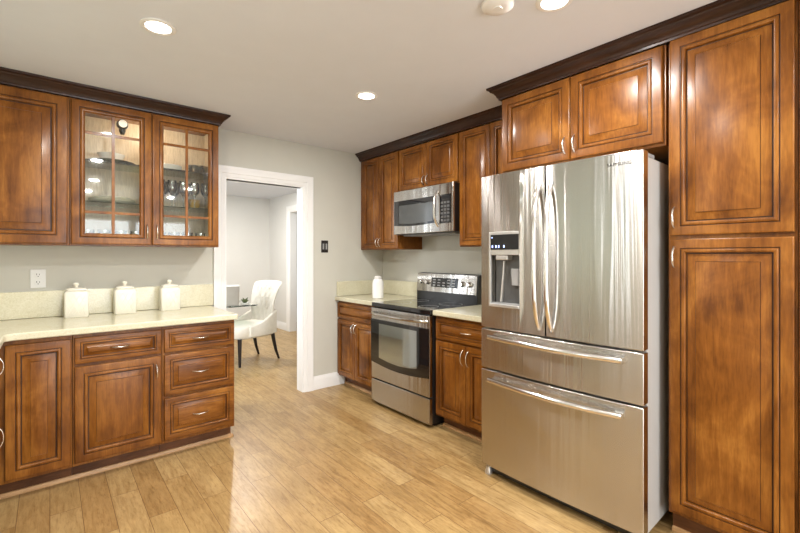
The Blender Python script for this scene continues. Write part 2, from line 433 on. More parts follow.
def pull(p, d, parent, name='handle', L_=0.10, out=0.03):
    """arched bar pull centred on p in local space, running along 'x' or 'z'"""
    pts = []; rad = []
    for i in range(13):
        t = i / 12; s = (t - 0.5) * L_; o = out * (1 - abs(2*t - 1) ** 2.6)
        pts.append((p[0] + (s if d == 'x' else 0), p[1] - o, p[2] + (s if d == 'z' else 0)))
        rad.append(0.0042 + 0.0018 * (abs(2*t - 1) ** 3))
    m = MB().tube(pts, rad, 10)
    return m.build(name, 'nickel', parent, smooth=60)
def raised(name, x0, x1, z0, z1, parent, k=1.0, mat=None, label=None, yb=0.0):
    w, h = x1 - x0, z1 - z0
    k = min(k, 0.44 * min(w, h) / 0.108)
    mat = mat or ('wood_v' if h > w * 0.8 else 'wood_h')
    o = MB().panel(x0, x1, z0, z1, scaled(RAISE, k), yb, RAISE_M).build(name, [mat, 'glaze'], parent, smooth=36)
    if label: o['label'] = label
    return o
def base_body(w, d, root, toe=0.085, z1=0.892, zt=0.105):
    MB().box(0, w, 0, d, zt, z1).build('body', 'wood_v', root, smooth=0, bevel=0.0015)
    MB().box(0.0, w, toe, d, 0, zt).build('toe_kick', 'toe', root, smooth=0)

D_BASE = 0.585
# --- door wall base run (front faces -y); body front at y = 3.172
YB = 3.155
def baseA(x0, x1, label): return thing('base_cabinet', label, 'cabinet', (x0, YB, 0)), x1 - x0
DB = YW - YB - 0.006
c, w = baseA(-0.235, 0.102, 'wooden corner base cabinet with one tall narrow raised panel door')
base_body(w, DB, c)
raised('door', 0.045, w-0.006, 0.125, 0.868, c)
c, w = baseA(0.104, 0.572, 'wooden base cabinet with one drawer over a broad single door, under the canisters')
base_body(w, DB, c)
d_ = raised('drawer', 0.008, w-0.006, 0.715, 0.872, c, 0.62); pull((w/2, -0.019, 0.795), 'x', d_)
d_ = raised('door', 0.008, w-0.006, 0.125, 0.698, c); pull((w-0.035, -0.02, 0.60), 'z', d_, L_=0.09)
c, w = baseA(0.574, 1.045, 'wooden base cabinet with a stack of three drawers, beside the doorway')
base_body(w, DB, c)
for z0, z1 in ((0.715, 0.872), (0.425, 0.698), (0.128, 0.408)):
    d_ = raised('drawer', 0.010, w-0.008, z0, z1, c, 0.62 if z1-z0 < 0.2 else 0.80); pull((w/2, -0.019, (z0+z1)/2), 'x', d_)
# --- sink run along the left wall (front faces +x)
c = thing('base_cabinet', 'wooden base cabinet at the picture edge showing only two curved pulls', 'cabinet', (-0.235, 2.30, 0), 90)
base_body(0.82, 0.60, c)
d_ = raised('drawer', 0.01, 0.80, 0.715, 0.872, c, 0.6); pull((0.70, -0.019, 0.785), 'z', d_, L_=0.11, out=0.030)
d_ = raised('door', 0.01, 0.80, 0.125, 0.698, c); pull((0.70, -0.019, 0.415), 'z', d_, L_=0.125, out=0.030)
# counter of the whole L
c = thing('countertop', 'pale speckled counter with low backsplash, carrying three cream canisters', 'countertop', (0, 0, 0))
poly = [(XL+0.004, 1.0), (-0.188, 1.0), (-0.188, 3.06), (-0.180, 3.092), (-0.150, 3.108), (1.050, 3.108), (1.060, 3.118), (1.060, YW-0.004), (XL+0.004, YW-0.004)]
m = MB(); a = [m.bm.verts.new((x, y, 0.895)) for x, y in poly]; b = [m.bm.verts.new((x, y, 0.935)) for x, y in poly]
m.face(list(reversed(a))); m.face(b)
for i in range(len(poly)): j = (i+1) % len(poly); m.face([a[i], a[j], b[j], b[i]])
m.build('slab', 'counter', c, smooth=30, bevel=0.008, seg=3)
m = MB(); m.box(XL+0.026, 1.083, YW-0.024, YW-0.003, 0.9365, 1.118)
m.build('backsplash', 'counter', c, smooth=30, bevel=0.003)
m = MB(); m.box(XL+0.003, XL+0.024, 1.0, YW-0.003, 0.9365, 1.115)
m.build('backsplash', 'counter', c, smooth=30, bevel=0.003)
struct(MB().sweep([(-0.235, 3.239), (1.047, 3.239), (1.047, YW-0.006)], [(0.0, 0.0), (0.016, 0.0), (0.015, 0.012), (0.008, 0.022), (0.0, 0.024)]).build('trim_3', 'shoe'))

# --- door wall uppers
YU = 3.482; ZU0, ZU1 = 1.43, 2.40
c = thing('wall_cabinet', 'wooden wall cabinet with solid raised panel door beside the glass fronted one', 'cabinet', (-0.382, YU, 0))
MB().box(0, 0.480, 0, YW-YU-0.004, ZU0, ZU1-0.003).build('body', 'wood_v', c, smooth=0, bevel=0.0015)
d_ = raised('door', 0.012, 0.470, ZU0+0.010, ZU1-0.012, c, 1.22)
c = thing('glass_cabinet', 'wooden wall cabinet with two glazed lattice doors showing dishes and stemware', 'cabinet', (0.100, YU, 0))
w = 0.930; dp = YW-YU-0.004
m = MB(); t = 0.018
m.box(0, t, 0, dp, ZU0, ZU1-0.003); m.box(w-t, w, 0, dp, ZU0, ZU1-0.003); m.box(t, w-t, 0, dp, ZU0, ZU0+t); m.box(t, w-t, 0, dp, ZU1-0.02, ZU1-0.003)
m.box(w/2-0.02, w/2+0.02, 0, 0.02, ZU0+t, ZU1-0.02)
m.build('body', 'wood_v', c, smooth=0)
MB().box(t, w-t, dp-0.012, dp-0.001, ZU0+t, ZU1-0.02).build('back_panel', 'interior', c, smooth=0)
for s_, e in ((t, t+0.004), (w-t-0.004, w-t)):
    MB().box(s_, e, 0.022, dp-0.012, ZU0+t, ZU1-0.02).build('side_liner', 'interior', c, smooth=0)
MB().box(t+0.004, w-t-0.004, 0.022, dp-0.012, ZU0+t, ZU0+t+0.003).build('bottom_liner', 'interior', c, smooth=0)
SH = (1.735, 2.015)
for z in SH:
    MB().box(t+0.005, w-t-0.005, 0.03, dp-0.014, z-0.009, z).build('shelf', 'shelf_glass', c, smooth=0)
FR = EDGE + [(0.042, 0.0202), (0.0435, 0.0160), (0.0455, 0.0160)] + bead(0.0460, 0.0680, 0.0140, 0.0062) + [(0.073, 0.0080), (0.073, 0.0)]
FM = [0]*5 + [1, 1] + [0]*(len(FR) - 8)
for x0, x1, hx in ((0.006, w/2-0.003, -1), (w/2+0.003, w-0.006, 1)):
    z0, z1 = ZU0+0.010, ZU1-0.012
    m = MB(); m.rings([[(x0+i, -h, z0+i), (x1-i, -h, z0+i), (x1-i, -h, z1-i), (x0+i, -h, z1-i)] for i, h in FR] + [[(x0, 0, z0), (x1, 0, z0), (x1, 0, z1), (x0, 0, z1)]], True, False, False, 0, FM + [0])
    xm = (x0+x1)/2; i0 = 0.072
    m.box(xm-0.009, xm+0.009, -0.0145, -0.003, z0+i0, z1-i0)
    for zz in (1.655, 2.185): m.box(x0+i0, x1-i0, -0.0135, -0.0035, zz-0.009, zz+0.009)
    d_ = m.build('door', ['wood_v', 'glaze'], c, smooth=36)
    MB().box(x0+i0-0.004, x1-i0+0.004, -0.003, -0.0005, z0+i0-0.004, z1-i0+0.004).build('glass_pane', 'pane', d_, smooth=0)
    pull(((x1-0.028) if hx < 0 else (x0+0.028), -0.02, 1.535), 'z', d_, L_=0.10)
# small lamp under the cabinet top
lp = thing('cabinet_lamp', 'small black spot lamp behind the glass under the cabinet top', 'lamp', (0.398, YU+0.10, 2.30))
MB().lathe([(0.020, -0.045), (0.034, -0.03), (0.036, 0.0), (0.030, 0.02), (0.010, 0.03)], (0, 0, 0), 20, axis='y').build('shade', 'black', lp)
MB().lathe([(0.026, -0.046), (0.026, -0.040)], (0, 0, 0), 20, axis='y').build('lens', 'dim_lens', lp)
MB().tube([(0, 0, 0.03), (0, 0, 0.078)], 0.006).build('stem', 'black', lp)
MB().lathe([(0.012, -0.07), (0.020, -0.05), (0.022, -0.036)], (0, -0.005, 0), 16).build('knob', 'black', lp)
ld = bpy.data.lights.new('cabinet_lamp_light', 'POINT'); ld.energy = 3.2; ld.color = (1.0, 0.85, 0.65); ld.shadow_soft_size = 0.03
lo = bpy.data.objects.new('cabinet_lamp_light', ld); COL.objects.link(lo); lo.parent = lp; lo.location = (0.18, -0.02, 0.03)

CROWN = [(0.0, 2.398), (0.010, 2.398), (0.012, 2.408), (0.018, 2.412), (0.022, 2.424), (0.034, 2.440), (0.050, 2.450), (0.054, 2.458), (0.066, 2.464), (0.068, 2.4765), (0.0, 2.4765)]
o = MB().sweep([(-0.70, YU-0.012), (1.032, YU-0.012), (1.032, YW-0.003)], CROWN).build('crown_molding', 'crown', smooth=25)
tag(o, 'dark crown molding along the top of the glass fronted wall cabinets', 'molding')
# --- appliance wall uppers (front faces -x)
XU = 2.635; DU = XW - XU - 0.004
def upR(y0, y1, z0, label, doors, hz, z1=2.40):
    c = thing('wall_cabinet', label, 'cabinet', (XU, y0, 0), -90); w = y0 - y1
    MB().box(0, w, 0, DU, z0, z1-0.003).build('body', 'wood_v', c, smooth=0, bevel=0.0015)
    for (a, b, hs) in doors:
        d_ = raised('door', a, b, z0+0.010, z1-0.010, c, 0.9)
        if hs: pull((b-0.022 if hs > 0 else a+0.022, -0.02, hz), 'z', d_, L_=0.085)
    return c
upR(3.816, 3.150, 1.427, 'tall narrow wooden wall cabinet in the corner beside the microwave', [(0.050, 0.352, 1), (0.356, 0.658, -1)], 1.50)
upR(3.148, 2.364, 1.980, 'short wooden two door wall cabinet directly above the microwave', [(0.010, 0.390, 1), (0.394, 0.774, -1)], 2.05)
upR(2.362, 1.712, 1.437, 'tall wooden wall cabinet between the microwave and the refrigerator', [(0.010, 0.322, 0), (0.326, 0.638, 0)], 1.50)
# over the refrigerator and the pantry
XT = 2.315; DT = XW - XT - 0.004
c = thing('wall_cabinet', 'deep wooden two door cabinet mounted over the refrigerator', 'cabinet', (XT, 1.703, 0), -90); w = 1.703 - 0.733
MB().box(0, w, 0, DT, 1.903, 2.397).build('body', 'wood_v', c, smooth=0, bevel=0.0015)
for a, b, hs in ((0.012, w/2-0.003, 1), (w/2+0.003, w-0.010, -1)):
    d_ = raised('door', a, b, 1.918, 2.392, c, 1.05); pull((b-0.026 if hs > 0 else a+0.026, -0.02, 2.005), 'z', d_, L_=0.095)
c = thing('pantry_cabinet', 'floor to ceiling wooden pantry cabinet with two stacked doors beside the refrigerator', 'cabinet', (XT, 0.722, 0), -90); w = 0.722 - 0.262
MB().box(0, w, 0, DT, 0.115, 2.397).build('body', 'wood_v', c, smooth=0, bevel=0.0015)
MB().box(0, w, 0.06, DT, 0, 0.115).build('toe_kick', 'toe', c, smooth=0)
d_ = raised('door', 0.010, w-0.008, 1.458, 2.398, c); pull((0.030, -0.02, 1.545), 'z', d_, L_=0.095)
d_ = raised('door', 0.010, w-0.008, 0.135, 1.440, c); pull((0.030, -0.02, 1.355), 'z', d_, L_=0.095)
c = thing('pantry_cabinet', 'tall wooden cabinet past the pantry, only its edge strip in the picture', 'cabinet', (XT, 0.260, 0), -90); w = 0.48
MB().box(0, w, 0, DT, 0.115, 2.397).build('body', 'wood_v', c, smooth=0, bevel=0.0015)
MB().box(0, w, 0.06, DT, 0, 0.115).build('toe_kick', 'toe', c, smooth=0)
raised('door', 0.010, w-0.008, 1.458, 2.398, c); raised('door', 0.010, w-0.008, 0.135, 1.440, c)
struct(MB().sweep([(XT+0.06, 0.722), (XT+0.06, -0.215)], [(0.0, 0.0), (0.016, 0.0), (0.015, 0.012), (0.008, 0.022), (0.0, 0.024)]).build('trim_4', 'shoe'))
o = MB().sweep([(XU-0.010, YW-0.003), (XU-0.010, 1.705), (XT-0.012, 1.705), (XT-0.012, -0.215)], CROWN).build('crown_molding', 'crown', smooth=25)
tag(o, 'dark crown molding stepping out over the refrigerator and pantry cabinets', 'molding')

# --- appliance wall base run
XB = 2.345; DBR = XW - XB - 0.004
RY0, RY1 = 3.142, 2.356                              # range
c = thing('base_cabinet', 'narrow wooden base cabinet between the door wall and the range', 'cabinet', (XB, YW-0.006, 0), -90); w = YW-0.006 - RY0 - 0.004
base_body(w, DBR, c)
raised('drawer', 0.010, w-0.008, 0.715, 0.872, c, 0.5)
for a, b, hs in ((0.010, w/2-0.002, 1), (w/2+0.002, w-0.008, -1)):
    d_ = raised('door', a, b, 0.125, 0.698, c, 0.8); pull((b-0.022 if hs > 0 else a+0.022, -0.02, 0.63), 'z', d_, L_=0.085)
c = thing('base_cabinet', 'wooden base cabinet between the range and the refrigerator', 'cabinet', (XB, RY1-0.004, 0), -90); w = RY1 - 0.004 - 1.71
base_body(w, DBR, c)
d_ = raised('drawer', 0.012, w-0.008, 0.715, 0.872, c, 0.6); pull((w/2, -0.019, 0.795), 'x', d_)
for a, b, hs in ((0.012, w/2-0.002, 1), (w/2+0.002, w-0.008, -1)):
    d_ = raised('door', a, b, 0.125, 0.698, c, 0.95); pull((b-0.024 if hs > 0 else a+0.024, -0.02, 0.61), 'z', d_, L_=0.11)
SHOE = [(0.0, 0.0), (0.016, 0.0), (0.015, 0.012), (0.008, 0.022), (0.0, 0.024)]
struct(MB().sweep([(XB+0.086, YW-0.01), (XB+0.086, RY0+0.006)], SHOE).build('trim_5', 'shoe'))
struct(MB().sweep([(XB+0.086, RY1-0.006), (XB+0.086, 1.72)], SHOE).build('trim_6', 'shoe'))
c = thing('countertop', 'short pale counter in the corner holding the white bottle', 'countertop', (2.302, YW-0.004, 0), -90); w = YW - 0.004 - RY0 - 0.003
MB().box(0, w, 0, XW-2.302-0.004, 0.895, 0.935).build('slab', 'counter', c, smooth=30, bevel=0.006, seg=3)
MB().box(0.022, w, XW-2.302-0.026, XW-2.302-0.004, 0.9365, 1.09).build('backsplash', 'counter', c, smooth=30, bevel=0.003)
MB().box(0, 0.021, 0.02, XW-2.302-0.004, 0.9365, 1.09).build('backsplash', 'counter', c, smooth=30, bevel=0.003)
c = thing('countertop', 'short pale counter between the range and the refrigerator', 'countertop', (2.302, RY1-0.003, 0), -90); w = RY1 - 0.003 - 1.705
MB().box(0, w, 0, XW-2.302-0.004, 0.895, 0.935).build('slab', 'counter', c, smooth=30, bevel=0.006, seg=3)
MB().box(0, w, XW-2.302-0.026, XW-2.302-0.004, 0.9365, 1.09).build('backsplash', 'counter', c, smooth=30, bevel=0.003)

# ------------------------------------------------------------------ range
rg = thing('range', 'stainless steel and black electric range with a windowed oven door', 'stove', (2.320, RY0-0.002, 0), -90)
w = RY0 - RY1 - 0.004; d = XW - 2.320 - 0.012
MB().box(0.004, w-0.004, 0.0, d, 0.035, 0.890).build('body', 'black', rg, smooth=0, bevel=0.003)
MB().box(0.03, w-0.03, 0.04, d-0.05, 0.0, 0.035).build('base', 'black', rg, smooth=0)
MB().box(0.0, w, -0.035, d-0.07, 0.893, 0.934).build('cooktop', 'blackglass', rg, smooth=0, bevel=0.008, seg=3)
for x, y, r in ((0.20, 0.13, 0.115), (0.59, 0.13, 0.085), (0.20, 0.40, 0.080), (0.59, 0.40, 0.105)):
    m = MB(); m.lathe([(r, 0.0), (r, 0.0006), (r-0.004, 0.0006), (r-0.004, 0.0), (r, 0.0)], (x, y, 0.9342), 40, cap=False)
    m.build('burner_ring', 'grey_plastic', rg)
m = MB(); y0 = d-0.075
m.rings([[(0, y0, 0.93), (w, y0, 0.93), (w, d, 0.93), (0, d, 0.93)], [(0, y0, 1.012), (w, y0, 1.012), (w, d, 1.012), (0, d, 1.012)], [(0, y0+0.02, 1.185), (w, y0+0.02, 1.185), (w, d, 1.195), (0, d, 1.195)]])
m.build('backguard', 'black', rg, smooth=0, bevel=0.004)
m = MB(); yy = lambda z: y0 - 0.004 + (z-1.012)/(0.173)*0.02
m.rings([[(0.0, yy(1.012), 1.014), (w-0.012, yy(1.012), 1.014), (w-0.012, yy(1.012)+0.01, 1.014), (0.0, yy(1.012)+0.01, 1.014)], [(0.0, yy(1.18), 1.188), (w-0.012, yy(1.18), 1.188), (w-0.012, yy(1.18)+0.01, 1.188), (0.0, yy(1.18)+0.01, 1.188)]])
cp = m.build('control_panel', 'steel', rg, smooth=0, bevel=0.002)
def onp(x0, x1, z0, z1, t, name, mat, par):
    m = MB()
    m.rings([[(x0, yy(z)-t, z) , (x1, yy(z)-t, z), (x1, yy(z)+0.002, z), (x0, yy(z)+0.002, z)] for z in (z0, z1)])
    return m.build(name, mat, par, smooth=0)
onp(0.205, 0.550, 1.062, 1.152, 0.003, 'display', 'blackglass', cp)
for i in range(5):
    for j in range(3):
        if i == 2 and j == 2: continue
        m = MB()
        x = 0.230 + i*0.063; z = 1.074 + j*0.026
        m.rings([[(x, yy(q)-0.0045, q), (x+0.034, yy(q)-0.0045, q), (x+0.034, yy(q)-0.002, q), (x, yy(q)-0.002, q)] for q in (z, z+0.010)])
        m.build('button', 'grey_plastic', cp, smooth=0)
for x in (0.068, 0.155, 0.605, 0.693):
    MB().lathe([(0.027, 0.0), (0.027, -0.006), (0.022, -0.008), (0.019, -0.028), (0.016, -0.031)], (x, yy(1.105), 1.105), 24, axis='y').build('knob', 'chrome', cp)
# oven door
od = MB().box(0.006, w-0.006, -0.040, -0.002, 0.246, 0.887).build('oven_door', 'steel', rg, smooth=0, bevel=0.005)
m = MB(); zt = 0.786; pl = [(0.008, zt), (0.008, 0.397)] + [(0.008 + (w-0.016)*i/16, 0.397 - 0.032*math.sin(math.pi*i/16)) for i in range(1, 16)] + [(w-0.008, 0.397), (w-0.008, zt)]
gp = m.prism(pl, -0.046, -0.040).build('glass_panel', 'blackglass', od, smooth=0)
m = MB(); pl = [(0.13, 0.752), (0.13, 0.445)] + [(0.13 + 0.505*i/12, 0.445 - 0.022*math.sin(math.pi*i/12)) for i in range(1, 12)] + [(0.635, 0.445), (0.635, 0.752)]
m.prism(pl, -0.0475, -0.046).build('oven_window', 'oven_window', od, smooth=0)
pts = [(0.02 + (w-0.04)*i/14, -0.040 - 0.055*(1 - abs(2*i/14-1)**5) - 0.018*math.sin(math.pi*i/14), 0.842) for i in range(15)]
MB().tube(pts, 0.0135, 14).build('handle', 'steel', od, smooth=60)
MB().box(0.006, w-0.006, -0.040, -0.002, 0.032, 0.234).build('storage_drawer', 'steel', rg, smooth=0, bevel=0.005)

# ------------------------------------------------------------------ microwave
mw = thing('microwave', 'stainless over the range microwave with a curved vertical handle', 'microwave', (2.577, 3.144, 1.563), -90)
w = 3.144 - 2.368; d = XW - 2.577 - 0.006; h = 0.412
MB().box(0.0, w, 0.0, d, 0.0, h).build('body', 'black', mw, smooth=0, bevel=0.003)
fd = MB().box(0.0, w, -0.022, -0.001, 0.004, h).build('front_panel', 'steel', mw, smooth=0, bevel=0.004)
m = MB(); pl = [(0.012, 0.318), (0.012, 0.086)] + [(0.012 + 0.56*i/10, 0.086 - 0.012*math.sin(math.pi*i/10)) for i in range(1, 10)] + [(0.572, 0.086), (0.572, 0.318)]
dr = m.prism(pl, -0.026, -0.021).build('door_glass', 'blackglass', fd, smooth=0)
m = MB(); pl = [(0.085, 0.272), (0.085, 0.104)] + [(0.085 + 0.455*i/10, 0.104 - 0.010*math.sin(math.pi*i/10)) for i in range(1, 10)] + [(0.54, 0.104), (0.54, 0.272)]
m.prism(pl, -0.0272, -0.026).build('window', 'mw_window', fd, smooth=0)
MB().box(0.628, 0.752, -0.026, -0.021, 0.075, 0.318).build('control_panel', 'blackglass', fd, smooth=0)
for i in range(3):
    for j in range(6): MB().box(0.642+i*0.036, 0.668+i*0.036, -0.0272, -0.026, 0.09+j*0.03, 0.108+j*0.03).build('button', 'dark_plastic', fd, smooth=0)
MB().box(0.645, 0.735, -0.0272, -0.026, 0.28, 0.305).build('display', 'black', fd, smooth=0)
pts = [(0.602, -0.022 - 0.048*(1 - abs(2*i/14-1)**3), 0.055 + 0.30*i/14) for i in range(15)]
MB().tube(pts, 0.012, 12).build('handle', 'chrome', fd, smooth=60)
MB().box(0.05, w-0.05, 0.06, d-0.06, -0.012, -0.0005).build('vent_grille', 'grey_plastic', mw, smooth=0, bevel=0.003)

# ------------------------------------------------------------------ refrigerator
fr = thing('refrigerator', 'stainless french door refrigerator with ice dispenser and two lower drawers', 'refrigerator', (2.139, 1.683, 0), -89.2)
w = 0.930; d = XW - 2.139 - 0.06
MB().box(0.006, w-0.006, 0.0, d, 0.05, 1.828).build('body', 'fridge_side', fr, smooth=0, bevel=0.004)
MB().box(0.02, w-0.02, -0.02, 0.05, 0.015, 0.055).build('base_grille', 'black', fr, smooth=0)
for x in (0.03, w-0.03):
    MB().lathe([(0.022, 0.0), (0.024, 0.012), (0.016, 0.03), (0.016, 0.05)], (x, -0.03, 0), 18).build('foot', 'silver_plastic', fr)
for a in (0.01, w-0.08): MB().box(a, a+0.07, -0.05, 0.11, 1.83, 1.852).build('hinge_cover', 'grey_plastic', fr, smooth=0, bevel=0.006)
T_ = 0.064
def bulge(x): return 0.016 * (1 - (2*x/w - 1)**2)
def curved_front(name, x0, x1, z0, z1, hole=None):
    xs = sorted(set([x0 + (x1-x0)*i/14 for i in range(15)] + ([hole[0], hole[1]] if hole else [])))
    zs = [z0] + ([hole[2], hole[3]] if hole else []) + [z1]
    m = MB(); V = {}
    for i, x in enumerate(xs):
        for k, z in enumerate(zs): V[i, k] = m.bm.verts.new((x, -T_ - bulge(x), z))
    for i in range(len(xs)-1):
        for k in range(len(zs)-1):
            if hole and xs[i] >= hole[0]-1e-6 and xs[i+1] <= hole[1]+1e-6 and k == 1: continue
            m.face([V[i,k], V[i+1,k], V[i+1,k+1], V[i,k+1]])
    # rim back to the body
    n, q = len(xs)-1, len(zs)-1
    loop = [(i, 0) for i in range(n)] + [(n, k) for k in range(q)] + [(i, q) for i in range(n, 0, -1)] + [(0, k) for k in range(q, 0, -1)]
    B = {p: m.bm.verts.new((xs[p[0]], -0.006, zs[p[1]])) for p in loop}
    for a, b in zip(loop, loop[1:] + loop[:1]): m.face([V[a], B[a], B[b], V[b]])
    m.face([B[p] for p in loop])
    if hole:   # walls of the dispenser recess
        hx = [i for i, x in enumerate(xs) if hole[0]-1e-6 <= x <= hole[1]+1e-6]
        hl = [(i, 1) for i in hx] + [(i, 2) for i in reversed(hx)]
        C = {p: m.bm.verts.new((xs[p[0]], -0.012, zs[p[1]])) for p in hl}
        for a, b in zip(hl, hl[1:] + hl[:1]): m.face([V[a], V[b], C[b], C[a]])
        m.face([C[p] for p in hl])
    return m.build(name, 'steel', fr, smooth=30, bevel=0.005, seg=3)
xm = 0.446
hole = (0.078, 0.284, 1.066, 1.372)
ld_ = curved_front('door', 0.0, xm-0.003, 0.921, 1.853, hole)
rd_ = curved_front('door', xm+0.003, w, 0.921, 1.853)
dw1 = curved_front('drawer', 0.0, w, 0.669, 0.911)
dw2 = curved_front('drawer', 0.0, w, 0.066, 0.659)
def fy(x): return -T_ - bulge(x)
# dispenser
m = MB(); t = 0.010
x0, x1 = hole[0], hole[1]; z0, z1 = hole[2], 1.505
yf = fy(0.17) - 0.004; yb = fy(0.17) + 0.014
m.box(x0-0.012, x0+0.002, yf, yb, z0-0.012, z1); m.box(x1-0.002, x1+0.012, yf, yb, z0-0.012, z1); m.box(x0+0.002, x1-0.002, yf-0.006, yb, z0-0.012, z0+0.006); m.box(x0+0.002, x1-0.002, yf, yb, 1.365, z1)
m.build('dispenser_frame', 'silver_plastic', ld_, smooth=0, bevel=0.003)
MB().box(x0+0.004, x1-0.006, yf-0.002, yf+0.002, 1.398, 1.488).build('dispenser_display', 'blackglass', ld_, smooth=0)
for x in (0.092, 0.118, 0.138, 0.175): MB().box(x, x+0.008, yf-0.003, yf-0.0018, 1.410, 1.424).build('display_icon', 'led', ld_, smooth=0)
MB().box(0.09, 0.096, yf-0.003, yf-0.0018, 1.468, 1.474).build('display_icon', 'led', ld_, smooth=0)
MB().box(x0+0.003, x1-0.003, -0.022, -0.013, z0+0.008, 1.362).build('dispenser_back', 'dark_plastic', ld_, smooth=0)
m = MB(); m.prism([(0.205, 1.285), (0.262, 1.285), (0.258, 1.185), (0.212, 1.185)], -0.05, -0.036)
m.build('dispenser_paddle', 'grey_plastic', ld_, smooth=0, bevel=0.004)
MB().tube([(0.165, -0.055, 1.330), (0.158, -0.052, 1.25), (0.146, -0.048, 1.16), (0.136, -0.045, 1.085)], [0.010, 0.011, 0.012, 0.012], 12, flat=0.5).build('water_lever', 'silver_plastic', ld_, smooth=60)
MB().box(0.115, 0.20, yf+0.002, -0.02, 1.335, 1.364).build('dispenser_nozzle', 'silver_plastic', ld_, smooth=0, bevel=0.006)
MB().box(x0+0.003, x1-0.003, yf+0.004, -0.022, z0+0.004, z0+0.012).build('drip_tray', 'grey_plastic', ld_, smooth=0)
# handles
for par, x in ((ld_, xm-0.036), (rd_, xm+0.036)):
    pts = [(x, fy(x) + 0.004 - 0.062*(1 - abs(2*i/18-1)**4) , 0.955 + 0.80*i/18) for i in range(19)]
    MB().tube(pts, 0.0135, 14).build('handle', 'chrome', par, smooth=60)
for par, z in ((dw1, 0.868), (dw2, 0.606)):
    xs = [0.080 + (w-0.163)*i/20 for i in range(21)]
    pts = [(x, fy(x) - 0.028 - 0.026*math.sin(math.pi*i/20), z) for i, x in enumerate(xs)]
    m = MB().tube(pts, 0.0155, 16)
    for x in (0.103, w-0.105): m.box(x-0.02, x+0.02, fy(x)-0.028, fy(x)+0.003, z-0.009, z+0.009)
    m.build('handle', 'chrome', par, smooth=60)
# badge lettering on the door
tc = bpy.data.curves.new('badge_text', 'FONT'); tc.body = 'SAMSUNG'; tc.size = 0.022; tc.extrude = 0.0008; tc.space_character = 1.15
to = bpy.data.objects.new('badge_text', tc); COL.objects.link(to)
bpy.context.view_layer.update()
me = bpy.data.meshes.new_from_object(to.evaluated_get(bpy.context.evaluated_depsgraph_get())); bpy.data.objects.remove(to)
me.materials.clear(); me.materials.append(M['black'])
bo = bpy.data.objects.new('badge', me); COL.objects.link(bo); bo.parent = rd_
sl = math.atan2(fy(0.88)-fy(0.77), 0.11)
bo.rotation_euler = (R(90), 0, sl); bo.location = (0.770, fy(0.770) - 0.001, 1.792)

# ------------------------------------------------------------------ canisters, bottle, plates on the wall
cn = thing('canister', 'cream embossed ceramic canister standing below the wall outlet', 'canister', (0.142, 3.70, 0.9355), 0, 'canisters on the counter')
m = MB(); hw, hd = 0.068, 0.056
def rr(hx, hy, z, r=0.012):
    out = []
    for cx, cy, a0 in ((hx-r, hy-r, 0), (-hx+r, hy-r, 90), (-hx+r, -hy+r, 180), (hx-r, -hy+r, 270)):
        for k in range(4): a = R(a0 + 30*k); out.append((cx + r*math.cos(a), cy + r*math.sin(a), z))
    return out
m.rings([rr(hw-0.004, hd-0.004, 0), rr(hw, hd, 0.006), rr(hw, hd, 0.165), rr(hw-0.004, hd-0.004, 0.176), rr(hw-0.012, hd-0.012, 0.182)])
# embossed lattice on the front
for k in range(-3, 5):
    for s in (1, -1):
        pts = []
        for i in range(13):
            z = 0.02 + 0.135*i/12; x = (k*0.034 - 0.017) + s*(z-0.085)*0.5
            if abs(x) <= hw-0.012: pts.append((x, -hd-0.0002, z))
        if len(pts) > 2: m.tube(pts, 0.0022, 6)
m.build('jar', 'ceramic', cn, smooth=40)
MB().rings([rr(hw-0.016, hd-0.016, 0.1825), rr(hw-0.012, hd-0.012, 0.186), rr(hw-0.012, hd-0.012, 0.194), rr(hw-0.024, hd-0.022, 0.201), rr(0.02, 0.018, 0.205, 0.008)]).build('lid', 'ceramic', cn, smooth=40)
MB().lathe([(0.010, 0.203), (0.008, 0.210), (0.015, 0.219), (0.017, 0.228), (0.012, 0.237), (0.002, 0.240)], (0, 0, 0), 18).build('knob', 'ceramic', cn)
dup(cn, (0.427, 3.70, 0.9355), 0, 'cream embossed ceramic canister in the middle of the row of three')
dup(cn, (0.724, 3.70, 0.9355), 0, 'cream embossed ceramic canister nearest the doorway')

bt = thing('bottle', 'white ceramic bottle with a small cap on the corner counter', 'bottle', (2.53, 3.365, 0.9355))
MB().lathe([(0.050, 0.0), (0.056, 0.006), (0.057, 0.05), (0.057, 0.150), (0.054, 0.172), (0.044, 0.188), (0.040, 0.194)], (0, 0, 0), 28).build('body', 'white_ceramic', bt)
MB().lathe([(0.034, 0.1945), (0.036, 0.198), (0.036, 0.216), (0.028, 0.222), (0.010, 0.225)], (0, 0, 0), 24).build('cap', 'white_ceramic', bt)

ot = thing('wall_outlet', 'white double wall outlet above the backsplash', 'outlet', (-0.062, YW, 1.204))
MB().box(-0.041, 0.041, -0.007, -0.0005, -0.064, 0.064).build('cover_plate', 'plate', ot, smooth=0, bevel=0.003)
for z in (-0.026, 0.026):
    s = MB().lathe([(0.022, -0.007), (0.022, -0.009), (0.020, -0.0095)], (0, 0, z), 24, axis='y').build('socket', 'plate', ot)
    m = MB(); m.box(-0.009, -0.006, -0.0102, -0.0094, z-0.002, z+0.009); m.box(0.006, 0.009, -0.0102, -0.0094, z-0.002, z+0.007); m.box(-0.0025, 0.0025, -0.0102, -0.0094, z-0.013, z-0.008)
    m.build('slots', 'black', s, smooth=0)
sw = thing('light_switch', 'dark bronze light switch plate beside the white doorway', 'switch', (2.18, YW, 1.458))
MB().box(-0.040, 0.040, -0.007, -0.0005, -0.062, 0.062).build('cover_plate', 'bronze', sw, smooth=0, bevel=0.003)
for x in (-0.018, 0.018): MB().box(x-0.009, x+0.009, -0.012, -0.007, -0.030, 0.030).build('rocker', 'grey_plastic', sw, smooth=0, bevel=0.002)

